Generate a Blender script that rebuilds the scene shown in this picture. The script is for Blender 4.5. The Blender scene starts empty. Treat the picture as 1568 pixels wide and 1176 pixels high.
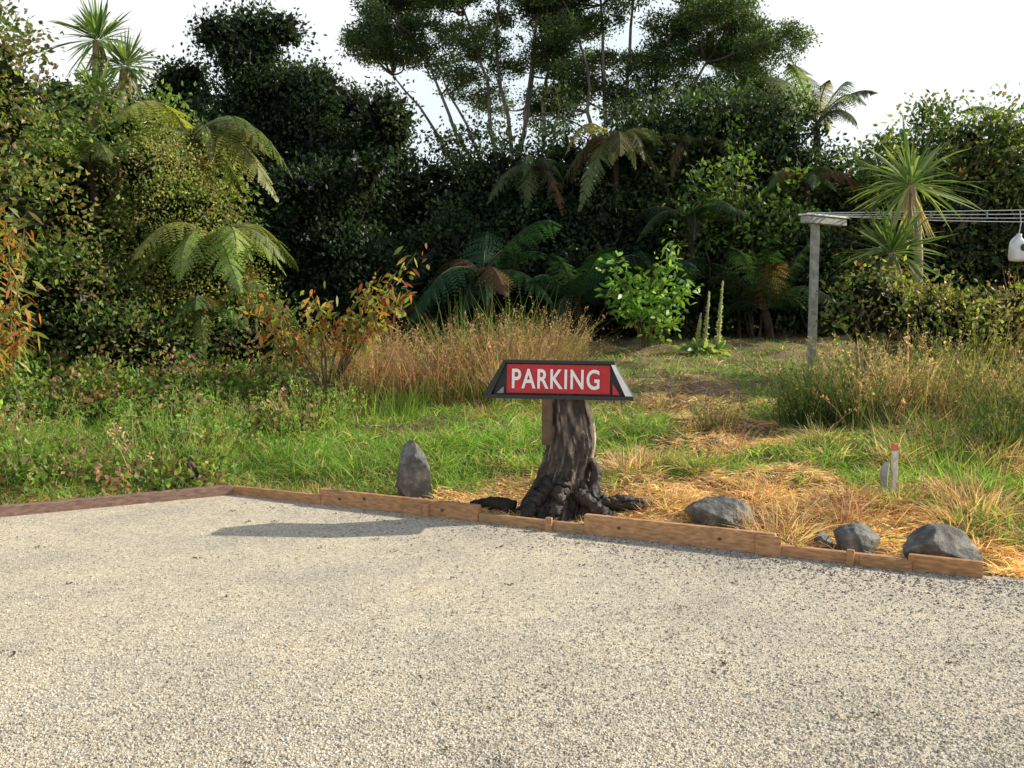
import bpy, math, numpy as np
from mathutils import Vector
R=np.random.default_rng(11)
sc=bpy.context.scene
# ---------------------------------------------------------------- terrain
def yline(x):
    x=np.clip(np.asarray(x,float),-9,5)
    return np.where(x>-2.22,7.87-.487*(x+2.22),7.87+.56*(x+2.22))
def _h(i,j,s):
    v=np.sin(i*127.1+j*311.7+s*74.7)*43758.5453
    return v-np.floor(v)
def noise(x,y,sc_=1.,s=0):
    x=np.asarray(x,float)*sc_; y=np.asarray(y,float)*sc_
    i=np.floor(x); j=np.floor(y); f=x-i; g=y-j
    f=f*f*(3-2*f); g=g*g*(3-2*g)
    return (_h(i,j,s)*(1-f)+_h(i+1,j,s)*f)*(1-g)+(_h(i,j+1,s)*(1-f)+_h(i+1,j+1,s)*f)*g
def H(x,y):
    s=np.maximum(np.asarray(y,float)-yline(x)-.3,0)
    z=1.1*(1-np.exp(-s/9))
    b=np.clip(s/1.,0,1)
    return z+b*(.10*(noise(x,y,1.3,3)-.5)+.11*(noise(x,y,3.3,5)-.5)+.05*(noise(x,y,7,6)-.5))
# ---------------------------------------------------------------- mesh accumulator
def nrm(a): return a/(np.linalg.norm(a,axis=-1,keepdims=True)+1e-9)
class Acc:
    def __init__(s): s.V=[];s.F=[];s.C=[];s.M=[];s.n=0
    def add(s,v,f,c,m=0):
        v=np.asarray(v,float).reshape(-1,3); f=np.asarray(f,int).reshape(-1,4)
        c=np.asarray(c,float)
        if c.ndim==1: c=np.tile(c,(len(v),1))
        s.V.append(v);s.F.append(f+s.n);s.C.append(c);s.M.append(np.full(len(f),m));s.n+=len(v)
    def build(s,name,mats,smooth=False,parent=None):
        V=np.concatenate(s.V);F=np.concatenate(s.F);C=np.concatenate(s.C);Mi=np.concatenate(s.M)
        me=bpy.data.meshes.new(name)
        me.vertices.add(len(V)); me.vertices.foreach_set('co',V.astype(np.float32).ravel())
        me.loops.add(len(F)*4); me.loops.foreach_set('vertex_index',F.astype(np.int32).ravel())
        me.polygons.add(len(F)); me.polygons.foreach_set('loop_start',(np.arange(len(F))*4).astype(np.int32))
        me.polygons.foreach_set('material_index',Mi.astype(np.int32))
        if smooth: me.polygons.foreach_set('use_smooth',np.ones(len(F),bool))
        else: me.polygons.foreach_set('use_smooth',(Mi>0))
        a=me.attributes.new('Col','FLOAT_COLOR','POINT')
        a.data.foreach_set('color',np.concatenate([np.clip(C,0,1),np.ones((len(C),1))],1).astype(np.float32).ravel())
        for m in mats: me.materials.append(m)
        me.update(calc_edges=True)
        o=bpy.data.objects.new(name,me); sc.collection.objects.link(o)
        if parent: o.parent=parent
        return o
def rhomb(A,P,D,L,W,C,m=0):
    n=len(P); D=nrm(D); S=nrm(np.cross(D,R.normal(size=(n,3))))
    L=np.broadcast_to(L,(n,))[:,None]; W=np.broadcast_to(W,(n,))[:,None]
    N=np.cross(D,S)
    v=np.stack([P,P+D*L*.45+S*W*.5+N*W*.15,P+D*L,P+D*L*.45-S*W*.5+N*W*.15],1)
    f=np.arange(n*4).reshape(n,4)
    A.add(v,f,np.repeat(C,4,0),m)
def strips(A,P,D,B,L,W,K,C,shape='blade',S=None,m=0):
    n=len(P); D=nrm(D)
    if S is None: S=nrm(np.cross(D,R.normal(size=(n,3))))
    L=np.broadcast_to(L,(n,)); W=np.broadcast_to(W,(n,))
    t=np.linspace(0,1,K+1)
    if shape=='blade': w=np.clip(1-t**2,.06,1)
    else: w=np.clip(np.sin(np.pi*np.clip(t*.95+.03,0,1))**.8,.06,1)
    pos=P[:,None]+(D*L[:,None])[:,None]*t[None,:,None]+(B*L[:,None])[:,None]*(t**2)[None,:,None]
    off=S[:,None]*(W[:,None]*w[None]*.5)[...,None]
    v=np.stack([pos-off,pos+off],2)
    base=(np.arange(n)*(2*(K+1)))[:,None]+(np.arange(K)*2)[None]
    f=np.stack([base,base+1,base+3,base+2],-1).reshape(-1,4)
    A.add(v,f,np.repeat(C,2*(K+1),0),m)
def tube(A,path,rad,C,sides=7,m=1,rough=0):
    path=np.asarray(path,float);n=len(path)
    rad=np.broadcast_to(np.asarray(rad,float),(n,))
    T=nrm(np.gradient(path,axis=0))
    ref=np.array([.31,.92,.2]) if abs(T[:,1]).mean()<.8 else np.array([1,0,.1])
    U=nrm(np.cross(T,ref));Vv=np.cross(T,U)
    a=np.linspace(0,2*np.pi,sides,endpoint=False)
    rr=rad[:,None]*(1+rough*R.normal(size=(n,sides)))
    v=path[:,None]+(U[:,None]*np.cos(a)[None,:,None]+Vv[:,None]*np.sin(a)[None,:,None])*rr[...,None]
    i=np.arange(n-1)[:,None]*sides;k=np.arange(sides)[None];k2=(k+1)%sides
    f=np.stack([i+k,i+k2,i+sides+k2,i+sides+k],-1).reshape(-1,4)
    A.add(v,f,C,m)
    for e,q in((0,path[0]),(n-1,path[-1])):
        ring=v[e]; vv=np.concatenate([ring,[q]])
        ff=[[j,(j+1)%sides,(j+2)%sides,sides] for j in range(0,sides-1,2)]
        A.add(vv,ff,C,m)
def curve(a,b,bend,n=8):
    a=np.array(a,float);b=np.array(b,float);t=np.linspace(0,1,n)[:,None]
    return a+(b-a)*t+np.array(bend,float)*(4*t*(1-t))
# ---------------------------------------------------------------- materials
def newmat(name):
    m=bpy.data.materials.new(name);m.use_nodes=True
    nt=m.node_tree; return m,nt,nt.nodes['Principled BSDF'],nt.nodes['Material Output']
def N(nt,t,**k):
    n=nt.nodes.new(t)
    for a,b in k.items(): setattr(n,a,b)
    return n
def leafmat(name,tr=.42,rough=.45,spec=.45):
    m,nt,p,o=newmat(name)
    a=N(nt,'ShaderNodeAttribute',attribute_name='Col')
    nt.links.new(a.outputs['Color'],p.inputs['Base Color'])
    p.inputs['Roughness'].default_value=rough;p.inputs['Specular IOR Level'].default_value=spec
    if tr<=0: return m
    t=N(nt,'ShaderNodeBsdfTranslucent')
    mx=N(nt,'ShaderNodeMix',data_type='RGBA',blend_type='MULTIPLY');mx.inputs[0].default_value=1
    nt.links.new(a.outputs['Color'],mx.inputs[6]);mx.inputs[7].default_value=(1.7,1.6,.8,1)
    nt.links.new(mx.outputs[2],t.inputs['Color'])
    ms=N(nt,'ShaderNodeMixShader');ms.inputs[0].default_value=tr
    nt.links.new(p.outputs[0],ms.inputs[1]);nt.links.new(t.outputs[0],ms.inputs[2]);nt.links.new(ms.outputs[0],o.inputs['Surface'])
    return m
def colmat(name,rough=.85,ns=30,bump=.4,amt=.5,stretch=(1,1,1),spec=.3,dist=.02):
    m,nt,p,o=newmat(name)
    a=N(nt,'ShaderNodeAttribute',attribute_name='Col')
    tc=N(nt,'ShaderNodeTexCoord');mp=N(nt,'ShaderNodeMapping');mp.inputs['Scale'].default_value=stretch
    nt.links.new(tc.outputs['Object'],mp.inputs['Vector'])
    no=N(nt,'ShaderNodeTexNoise');no.inputs['Scale'].default_value=ns;no.inputs['Detail'].default_value=8
    nt.links.new(mp.outputs[0],no.inputs['Vector'])
    mr=N(nt,'ShaderNodeMapRange');mr.inputs[1].default_value=.3;mr.inputs[2].default_value=.7
    mr.inputs[3].default_value=1-amt;mr.inputs[4].default_value=1+amt
    nt.links.new(no.outputs[0],mr.inputs[0])
    mx=N(nt,'ShaderNodeVectorMath',operation='SCALE')
    nt.links.new(a.outputs['Color'],mx.inputs[0]);nt.links.new(mr.outputs[0],mx.inputs['Scale'])
    nt.links.new(mx.outputs[0],p.inputs['Base Color'])
    b=N(nt,'ShaderNodeBump');b.inputs['Strength'].default_value=bump;b.inputs['Distance'].default_value=dist
    nt.links.new(no.outputs[0],b.inputs['Height']);nt.links.new(b.outputs[0],p.inputs['Normal'])
    p.inputs['Roughness'].default_value=rough;p.inputs['Specular IOR Level'].default_value=spec
    return m
LEAF=leafmat('foliage');GRASS=leafmat('grass_blades',.40,.55,.2);DLEAF=leafmat('dark_foliage',0,.5,.35)
BARK=colmat('bark',.9,14,.8,.55,(1,1,.25))
STONE=colmat('gravel_stone',.85,60,.2,.2)
def ramp(nt,pts):
    r=N(nt,'ShaderNodeValToRGB');e=r.color_ramp.elements
    while len(e)<len(pts): e.new(.5)
    for i,(q,c) in enumerate(pts): e[i].position=q;e[i].color=(*c,1)
    return r
SOIL,nt,p,o=newmat('soil_thatch')
tc=N(nt,'ShaderNodeTexCoord')
n1=N(nt,'ShaderNodeTexNoise');n1.inputs['Scale'].default_value=1.2;n1.inputs['Detail'].default_value=10;n1.inputs['Roughness'].default_value=.7
n2=N(nt,'ShaderNodeTexNoise');n2.inputs['Scale'].default_value=45;n2.inputs['Detail'].default_value=6
nt.links.new(tc.outputs['Object'],n1.inputs[0]);nt.links.new(tc.outputs['Object'],n2.inputs[0])
r=ramp(nt,[(.35,(.12,.14,.04)),(.5,(.34,.22,.12)),(.65,(.5,.37,.21))]);nt.links.new(n1.outputs[0],r.inputs[0])
mx=N(nt,'ShaderNodeMix',data_type='RGBA',blend_type='MULTIPLY');mx.inputs[0].default_value=.8
r2=ramp(nt,[(.3,(.35,.3,.25)),(.65,(1,1,1))]);nt.links.new(n2.outputs[0],r2.inputs[0])
nt.links.new(r.outputs[0],mx.inputs[6]);nt.links.new(r2.outputs[0],mx.inputs[7]);nt.links.new(mx.outputs[2],p.inputs['Base Color'])
b=N(nt,'ShaderNodeBump');b.inputs['Distance'].default_value=.03;nt.links.new(n2.outputs[0],b.inputs['Height']);nt.links.new(b.outputs[0],p.inputs['Normal'])
p.inputs['Roughness'].default_value=.95
# gravel
GRAV,nt,p,o=newmat('gravel')
tc=N(nt,'ShaderNodeTexCoord')
vo=N(nt,'ShaderNodeTexVoronoi');vo.inputs['Scale'].default_value=105
nd=N(nt,'ShaderNodeTexNoise');nd.inputs['Scale'].default_value=60
add=N(nt,'ShaderNodeVectorMath',operation='MULTIPLY_ADD');add.inputs[1].default_value=(.006,.006,.006)
nt.links.new(tc.outputs['Object'],nd.inputs[0]);nt.links.new(nd.outputs['Color'],add.inputs[0]);nt.links.new(tc.outputs['Object'],add.inputs[2])
nt.links.new(add.outputs[0],vo.inputs['Vector'])
sp=N(nt,'ShaderNodeSeparateColor');nt.links.new(vo.outputs['Color'],sp.inputs[0])
r=ramp(nt,[(0,(.36,.31,.225)),(.3,(.60,.52,.385)),(.7,(.76,.675,.51)),(1,(.90,.83,.67))]);nt.links.new(sp.outputs[0],r.inputs[0])
nb=N(nt,'ShaderNodeTexNoise');nb.inputs['Scale'].default_value=1.3;nb.inputs['Detail'].default_value=12;nb.inputs['Roughness'].default_value=.75
nt.links.new(tc.outputs['Object'],nb.inputs[0])
r2=ramp(nt,[(.34,(.76,.76,.78)),(.5,(.98,.97,.94)),(.64,(1.12,1.09,1.0))]);nt.links.new(nb.outputs[0],r2.inputs[0])
mx=N(nt,'ShaderNodeMix',data_type='RGBA',blend_type='MULTIPLY');mx.inputs[0].default_value=1
nt.links.new(r.outputs[0],mx.inputs[6]);nt.links.new(r2.outputs[0],mx.inputs[7])
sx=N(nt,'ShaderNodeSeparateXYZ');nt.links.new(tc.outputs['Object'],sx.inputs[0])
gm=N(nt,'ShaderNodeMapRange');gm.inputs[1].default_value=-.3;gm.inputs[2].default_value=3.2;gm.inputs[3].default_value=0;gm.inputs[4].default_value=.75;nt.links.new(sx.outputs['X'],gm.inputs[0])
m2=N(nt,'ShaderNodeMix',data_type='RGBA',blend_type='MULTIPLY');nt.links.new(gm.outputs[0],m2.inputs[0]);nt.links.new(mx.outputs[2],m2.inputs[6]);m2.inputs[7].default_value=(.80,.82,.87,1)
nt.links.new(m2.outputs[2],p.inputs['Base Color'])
b=N(nt,'ShaderNodeBump',invert=True);b.inputs['Distance'].default_value=.006;b.inputs['Strength'].default_value=.7
nt.links.new(vo.outputs['Distance'],b.inputs['Height']);nt.links.new(b.outputs[0],p.inputs['Normal'])
p.inputs['Roughness'].default_value=.9
# ---------------------------------------------------------------- ground sheet + gravel
def axis(lo,hi,step,far):
    c=np.arange(lo,hi+1e-6,step);g=[];d=step*1.5;q=hi
    while q<far: q+=d;d*=1.4;g.append(q)
    g2=[];d=step*1.5;q=lo
    while q>-far: q-=d;d*=1.4;g2.append(q)
    return np.array(g2[::-1]+list(c)+g)
xs=axis(-9,12,.08,700);ys=axis(4,18,.08,700)
X,Y=np.meshgrid(xs,ys);Z=H(X,Y)
A=Acc();nx=len(xs);ny=len(ys)
i=np.arange(ny-1)[:,None]*nx;k=np.arange(nx-1)[None]
A.add(np.stack([X,Y,Z],-1),np.stack([i+k,i+k+1,i+nx+k+1,i+nx+k],-1),[.2,.15,.08]);A.build('ground',[SOIL],smooth=True)
gx=np.linspace(-30,30,401);A=Acc()
ye=yline(gx)+.06+.12*(gx>2.75)*noise(gx,gx*0,6,2)
v=np.stack([np.stack([gx,gx*0-25,gx*0+.004],-1),np.stack([gx,ye,gx*0+.004],-1)],0)
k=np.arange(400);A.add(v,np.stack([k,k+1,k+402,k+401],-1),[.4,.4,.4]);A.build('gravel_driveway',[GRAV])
def chips(name,size,xf,yf,cols,zb=.004):
    A=Acc();x=xf;y=yf
    keep=y<yline(x)+.03;x=x[keep];y=y[keep];n=len(x)
    s=R.uniform(size[0],size[1],n)*R.uniform(.7,1.2,n)
    oc=np.array([[1,0,0],[0,1,0],[-1,0,0],[0,-1,0],[0,0,.65],[0,0,-.4]],float)
    v=oc[None]*s[:,None,None]*R.uniform(.6,1.2,(n,6,3))
    a=R.uniform(0,6.28,n);c,sn=np.cos(a)[:,None],np.sin(a)[:,None]
    vx=v[...,0]*c-v[...,1]*sn;vy=v[...,0]*sn+v[...,1]*c
    v=np.stack([vx+x[:,None],vy+y[:,None],v[...,2]+zb+s[:,None]*.15],-1)
    mid=(v[:,[0,1,2,3]]*.5+v[:,[1,2,3,0]]*.5)
    vv=np.concatenate([v,mid],1)
    b=(np.arange(n)*10)[:,None,None]
    f=np.array([[4,0,6,1],[4,1,7,2],[4,2,8,3],[4,3,9,0]])[None]+b
    C=cols[R.integers(0,len(cols),n)]*R.uniform(.8,1.2,(n,1))
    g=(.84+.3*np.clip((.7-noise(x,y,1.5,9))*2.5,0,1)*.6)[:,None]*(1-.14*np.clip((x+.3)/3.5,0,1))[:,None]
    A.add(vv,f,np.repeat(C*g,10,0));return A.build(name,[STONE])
n=80000
yy=1/np.sqrt(R.uniform(1/8.**2,1/2.6**2,n));xx=R.uniform(-.58,.58,n)*yy
gc=np.array([[.76,.68,.51],[.84,.76,.59],[.62,.54,.41],[.72,.63,.47],[.9,.84,.7],[.38,.34,.28]])
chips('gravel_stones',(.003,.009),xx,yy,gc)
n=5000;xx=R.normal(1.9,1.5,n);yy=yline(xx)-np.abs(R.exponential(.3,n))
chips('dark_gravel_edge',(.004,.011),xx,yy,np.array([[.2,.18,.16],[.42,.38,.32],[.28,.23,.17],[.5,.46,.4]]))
A=Acc();m=70;cx=R.uniform(-3,4.5,m);cy=R.uniform(3.,7.5,m);rs=R.uniform(.006,.022,m)*np.where(R.random(m)<.15,1.8,1)
q=10;px=np.repeat(cx,q)+R.normal(size=m*q)*np.repeat(rs,q)*1.6;py=np.repeat(cy,q)+R.normal(size=m*q)*np.repeat(rs,q)*.9
kp=(py<yline(px))&(R.random(m*q)<.75);px=px[kp];py=py[kp]
rhomb(A,np.stack([px,py,px*0+.012],-1),R.normal(size=(len(px),3))*[1,1,.25],R.uniform(.008,.024,len(px)),.010,np.array([[.10,.08,.05]])*R.uniform(.6,1.6,(len(px),1)))
A.build('leaf_litter',[GRASS])
# ---------------------------------------------------------------- foliage makers
DARK=np.array([[.022,.05,.022],[.034,.068,.028],[.05,.088,.03],[.026,.042,.022]])
MID=np.array([[.09,.17,.04],[.14,.23,.055],[.19,.28,.07],[.10,.13,.045],[.065,.12,.035]])
YEL=np.array([[.24,.32,.07],[.36,.42,.11],[.17,.26,.055],[.28,.25,.09],[.12,.18,.04]])
BRI=np.array([[.18,.36,.06],[.28,.46,.09],[.14,.27,.045]])
BRN=np.array([[.22,.18,.07],[.28,.17,.09],[.15,.19,.055],[.32,.27,.13],[.12,.13,.045]])
ORG=np.array([[.5,.2,.045],[.55,.32,.08],[.28,.37,.08],[.34,.40,.09],[.36,.12,.05],[.42,.36,.1],[.2,.28,.06]])
def bush(A,ells,dens,L,W,pal,clump=.16,per=26,core=True,droop=-.1,limbs=6,base=None,jit=.3,lumpy=.42,lc=(.09,.07,.05)):
    for (c,r) in ells:
        c=np.array(c,float);r=np.array(r,float)
        area=4*np.pi*((r[0]*r[1])**1.6/3+(r[0]*r[2])**1.6/3+(r[1]*r[2])**1.6/3)**(1/1.6)
        nc=max(6,int(area*dens))
        d=nrm(R.normal(size=(nc,3)))
        rad=R.uniform(.45,1.,nc)**.55
        lump=1-lumpy*.5+lumpy*noise(d[:,0]*2+c[0]*3,d[:,2]*2+d[:,1]*1.7+c[1],1.3,7)+R.normal(size=nc)*.06
        P=c+d*r*(rad*lump)[:,None]
        cc=pal[R.integers(0,len(pal),nc)]*R.uniform(.6,1.35,(nc,1))
        n=nc*per;Q=np.repeat(P,per,0)+R.normal(size=(n,3))*clump*[1,1,.7]
        D=np.repeat(d,per,0)*.7+R.normal(size=(n,3))*.8+[0,0,droop]
        rhomb(A,Q,D,L*R.uniform(.6,1.3,n),W*R.uniform(.6,1.3,n),np.repeat(cc,per,0)*R.uniform(1-jit,1+jit,(n,1)))
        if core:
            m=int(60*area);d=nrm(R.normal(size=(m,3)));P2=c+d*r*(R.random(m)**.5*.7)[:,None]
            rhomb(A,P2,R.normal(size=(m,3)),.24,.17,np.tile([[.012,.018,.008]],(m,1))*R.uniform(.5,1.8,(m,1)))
        if limbs:
            b=base if base is not None else [c[0],c[1],float(H(c[0],c[1]))-.05]
            for k in R.integers(0,nc,limbs):
                bb=np.array(b)+[R.normal()*.1,R.normal()*.1,0]
                pth=curve(bb,P[k],R.normal(size=3)*.12+[0,0,.15*r[2]],7)
                tube(A,pth,np.linspace(.03,.007,7),lc,5)
def rhomb2(A,P,D,Nn,L,W,c):
    n=len(P);S=nrm(np.cross(D,Nn));L=L[:,None]
    v=np.stack([P,P+D*L*.4+S*W*.5,P+D*L,P+D*L*.4-S*W*.5],1)
    A.add(v,np.arange(n*4).reshape(n,4),np.repeat(np.array(c)[None]*R.uniform(.75,1.25,(n,1)),4,0))
def fern(A,c,Rr,nf=16,rise=.55,drop=.85,col=(.06,.11,.03),trunk=None,npn=32,skirt=0,dead=.05):
    c=np.array(c,float);col=np.array(col)
    a0=R.uniform(0,6.28);NU=8
    for k in range(nf):
        a=a0+k*6.283/nf+R.normal()*.25
        L=Rr*R.uniform(.6,1.2);ri=rise*R.uniform(.2,1.7);dr=drop*R.uniform(.75,1.4)
        h=np.array([math.cos(a),math.sin(a),0]);s=np.array([-math.sin(a),math.cos(a),0])
        t=np.linspace(0,1,10);tw=R.normal()*.15
        path=c+h*(L*t)[:,None]*(1-.15*t[:,None])+s*(tw*L*t**2)[:,None]+np.array([0,0,1])*(L*(ri*t*1.6-dr*t**2))[:,None]
        tube(A,path,np.linspace(.011,.004,10),[.12,.1,.05],4)
        tt=np.linspace(.12,1,npn)
        P=np.stack([np.interp(tt,t,path[:,q]) for q in range(3)],1);T=nrm(np.gradient(P,axis=0))
        fc=col*R.uniform(.5,1.5)*np.array([R.uniform(.85,1.2),1,R.uniform(.85,1.2)])
        if R.random()<dead: fc=np.array([.22,.13,.06])
        pl=.27*L*np.clip(np.sin(np.pi*np.clip(tt*.93+.05,0,1)**.75),.04,1)
        for sg in(-1,1):
            D=nrm(s*sg+T*.5+np.array([0,0,-.45])+R.normal(size=(npn,3))*.14)
            u=np.linspace(.03,1,NU);plr=pl*R.uniform(.85,1.1,npn)
            PP=P[:,None]+D[:,None]*(plr[:,None]*u[None])[...,None]+np.array([0,0,-.25])*(plr[:,None]*u[None]**2)[...,None]
            for s2 in(-1,1):
                DD=nrm(T*s2+D*.7+R.normal(size=(npn,3))*.1);DD=np.repeat(DD,NU,0)
                ll=(L*.036*(1.05-u*.75))[None]*np.ones((npn,1))
                rhomb2(A,PP.reshape(-1,3),DD,np.repeat(nrm(np.cross(D,T)),NU,0),ll.ravel(),L*.034,fc)
    if trunk is not None:
        b=np.array(trunk,float);tube(A,curve(b,c,[.05,0,0],10),np.linspace(.10,.06,10),[.06,.045,.03],9,rough=.12)
        if skirt:
            n=skirt;an=R.uniform(0,6.28,n);P=c+np.stack([np.cos(an)*.08,np.sin(an)*.08,-R.uniform(0,.2,n)],-1)
            strips(A,P,np.stack([np.cos(an)*.4,np.sin(an)*.4,-np.ones(n)],-1),np.zeros((n,3)),R.uniform(.25,.6,n)*Rr,.04,3,np.array([[.16,.1,.055]])*R.uniform(.5,1.4,(n,1)))
def cabbage_head(A,c,Rr,n=170,col=((.16,.26,.08),(.24,.32,.12),(.1,.18,.05)),dead=20):
    c=np.array(c,float);d=nrm(R.normal(size=(n,3))+[0,0,.55]);col=np.array(col)
    d[:,2]=np.where(d[:,2]<-.55,-d[:,2],d[:,2]);L=Rr*R.uniform(.65,1.15,n)
    S=nrm(np.cross(d,[0,0,1])+R.normal(size=(n,3))*.3)
    strips(A,c+d*.04,d,np.array([0,0,-1.])*R.uniform(.02,.5,n)[:,None],L,.040*R.uniform(.8,1.1,n),4,col[R.integers(0,len(col),n)]*R.uniform(.7,1.3,(n,1)),'leaf',S)
    if dead:
        an=R.uniform(0,6.28,dead)
        strips(A,np.tile(c,(dead,1))-[0,0,.05],np.stack([np.cos(an)*.5,np.sin(an)*.5,-np.ones(dead)],-1),np.zeros((dead,3)),Rr*.8,.035,3,np.array([[.55,.46,.3]])*R.uniform(.5,1.3,(dead,1)))
def shrub_big(name,base,tips,L,W,pal,per=40,spread=.14,droop=-.6):
    A=Acc()
    for tp in tips:
        p=curve(base,tp,R.normal(size=3)*.06+[0,0,.1],9);tube(A,p,np.linspace(.016,.005,9),[.16,.13,.07],5)
        n=per;t=R.uniform(.3,1,n)**.7;P=np.stack([np.interp(t,np.linspace(0,1,9),p[:,q]) for q in range(3)],1)+R.normal(size=(n,3))*spread*.4
        D=R.normal(size=(n,3))*[1,1,.5]+[0,0,droop]
        strips(A,P,D,np.tile([[0,0,-.25]],(n,1)),L*R.uniform(.5,1.25,n),W*R.uniform(.6,1.2,n),3,pal[R.integers(0,len(pal),n)]*R.uniform(.6,1.3,(n,1)),'leaf')
    return A.build(name,[LEAF,BARK])
# ---------------------------------------------------------------- left side
A=Acc()
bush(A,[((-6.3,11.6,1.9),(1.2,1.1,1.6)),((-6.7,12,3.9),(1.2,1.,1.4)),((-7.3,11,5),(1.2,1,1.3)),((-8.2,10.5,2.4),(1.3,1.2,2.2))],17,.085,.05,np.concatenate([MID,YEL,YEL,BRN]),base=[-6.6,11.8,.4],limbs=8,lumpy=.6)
A.build('broadleaf_tree',[LEAF,BARK])
A=Acc()
bush(A,[((-5.6,14.4,2.6),(1.2,1,2.0)),((-6.7,15.4,3.2),(1.1,1,1.2)),((-4.9,15.2,3.0),(.9,.8,1.2)),((-6.2,13.8,3.2),(.7,.7,.7))],17,.09,.055,np.concatenate([MID,YEL[:3]]),limbs=8,lumpy=.6)
A.build('shrub',[LEAF,BARK])
A=Acc()
bush(A,[((-4.3,12.9,2.15),(.78,.7,1.25)),((-4.1,12.7,1.3),(.85,.7,.85)),((-4.6,13,3.05),(.5,.45,.5)),((-3.7,12.5,1.3),(.6,.5,.9))],38,.045,.026,np.concatenate([YEL,YEL,BRN])*1.3,clump=.13,per=40,limbs=7,lumpy=.6)
A.build('small_leaf_shrub',[LEAF,BARK])
A=Acc()
bush(A,[((-5.2,11.9,1.3),(.9,.8,.95)),((-3.2,12.2,1.0),(.7,.6,.5)),((-4.3,11.3,.9),(.7,.5,.5))],22,.07,.04,np.concatenate([MID,MID,BRN]),limbs=5)
A.build('undergrowth_shrub',[LEAF,BARK])
def cabbage(name,base,heads,dead=25,tr=.09):
    A=Acc();base=np.array(base,float)
    for (h,r) in heads:
        tube(A,curve(base,h,[.12,0,.0],10),np.linspace(tr,tr*.65,10),[.4,.34,.25],8,rough=.06)
        cabbage_head(A,h,r,dead=dead,n=140)
    return A.build(name,[LEAF,BARK])
cabbage('cabbage_tree',(-6.9,15.3,.8),[((-6.15,15.2,5.35),.68),((-5.72,15.1,4.95),.6),((-5.95,14.6,4.45),.5)],tr=.11)
def treefern(name,c,Rr,base=None,**k):
    A=Acc();b=base if base is not None else [c[0]+.1,c[1]+.1,float(H(c[0],c[1]))-.1]
    fern(A,c,Rr,trunk=b,**k);return A.build(name,[LEAF,BARK])
treefern('tree_fern',(-4.35,13.7,3.7),1.35,nf=22,rise=.4,drop=1.,col=(.24,.31,.08),skirt=15)
treefern('tree_fern',(-3.75,12.7,2.3),1.15,nf=18,rise=.35,drop=.8,col=(.26,.34,.10))
treefern('tree_fern',(-5.5,13.2,3.3),1.0,nf=15,rise=.4,col=(.18,.25,.07))
treefern('tree_fern',(-3.7,12.1,1.4),.95,nf=15,rise=.4,drop=.8,col=(.26,.36,.12))
shrub_big('orange_leaf_shrub',[-5.3,10.4,.4],[(-5.6,10.2,2.7),(-5.1,10.1,2.5),(-4.85,10,2.25),(-5.3,9.9,1.9),(-4.9,9.9,1.55),(-5.7,9.8,1.4),(-5.2,9.7,1.2),(-5.9,10,2.2),(-5.0,9.6,.95),(-4.8,9.8,1.2),(-5.4,10.2,3.1)],.14,.038,ORG,per=70,spread=.2)
shrub_big('orange_leaf_shrub',[-2.1,11.2,.4],[(-2.6,11,1.45),(-2.2,10.9,1.6),(-1.6,10.9,1.5),(-1.25,10.9,1.85),(-1.05,11,2.05),(-2.9,11,1.55),(-1.8,10.8,1.3),(-2.4,11,1.2),(-1.35,10.8,1.45),(-2.7,10.9,1.2),(-1.1,10.9,1.6),(-1.5,11,1.75),(-2.0,11,1.5)],.13,.042,ORG,per=50,spread=.2)
def darktree(name,x,y,top,w,pal=DARK,L=.1):
    A=Acc();g=float(H(x,y));h=top-g;E=[]
    z=g+h*.12
    while z<top-.5:
        f=(z-g)/h;rw=w*(1.05-.6*f**2.2)
        for q in range(3 if f<.6 else 2):
            E.append(((x+R.normal()*w*.42*(1-f*.4),y+R.normal()*w*.3,z+R.normal()*.15),(rw*R.uniform(.5,.85),rw*.7,h*.12*R.uniform(.8,1.4))))
        z+=h*.15
    for q in range(4): E.append(((x+R.normal()*w*.35,y,top-.35-R.uniform(0,.5)),(w*.27,w*.3,.36)))
    bush(A,E,14,L,L*.55,pal,clump=.15,base=[x,y,g-.1],limbs=2,per=22,lumpy=.8)
    tube(A,curve([x,y,g-.1],[x,y,top-.6],[.1,0,0],10),np.linspace(.16,.03,10),[.06,.05,.04],8)
    return A.build(name,[LEAF,BARK])
darktree('dark_evergreen_tree',-5.3,20,7.1,1.5);darktree('dark_evergreen_tree',-6.7,20.5,6.3,1.1);darktree('dark_evergreen_tree',-3.9,20.3,6.1,1.4)
darktree('dark_evergreen_tree',-2.8,19.6,5.2,1.1);darktree('dark_evergreen_tree',-8.4,20,6.0,1.5)
darktree('dark_evergreen_tree',-3.6,18.4,4.2,1.3)
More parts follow.
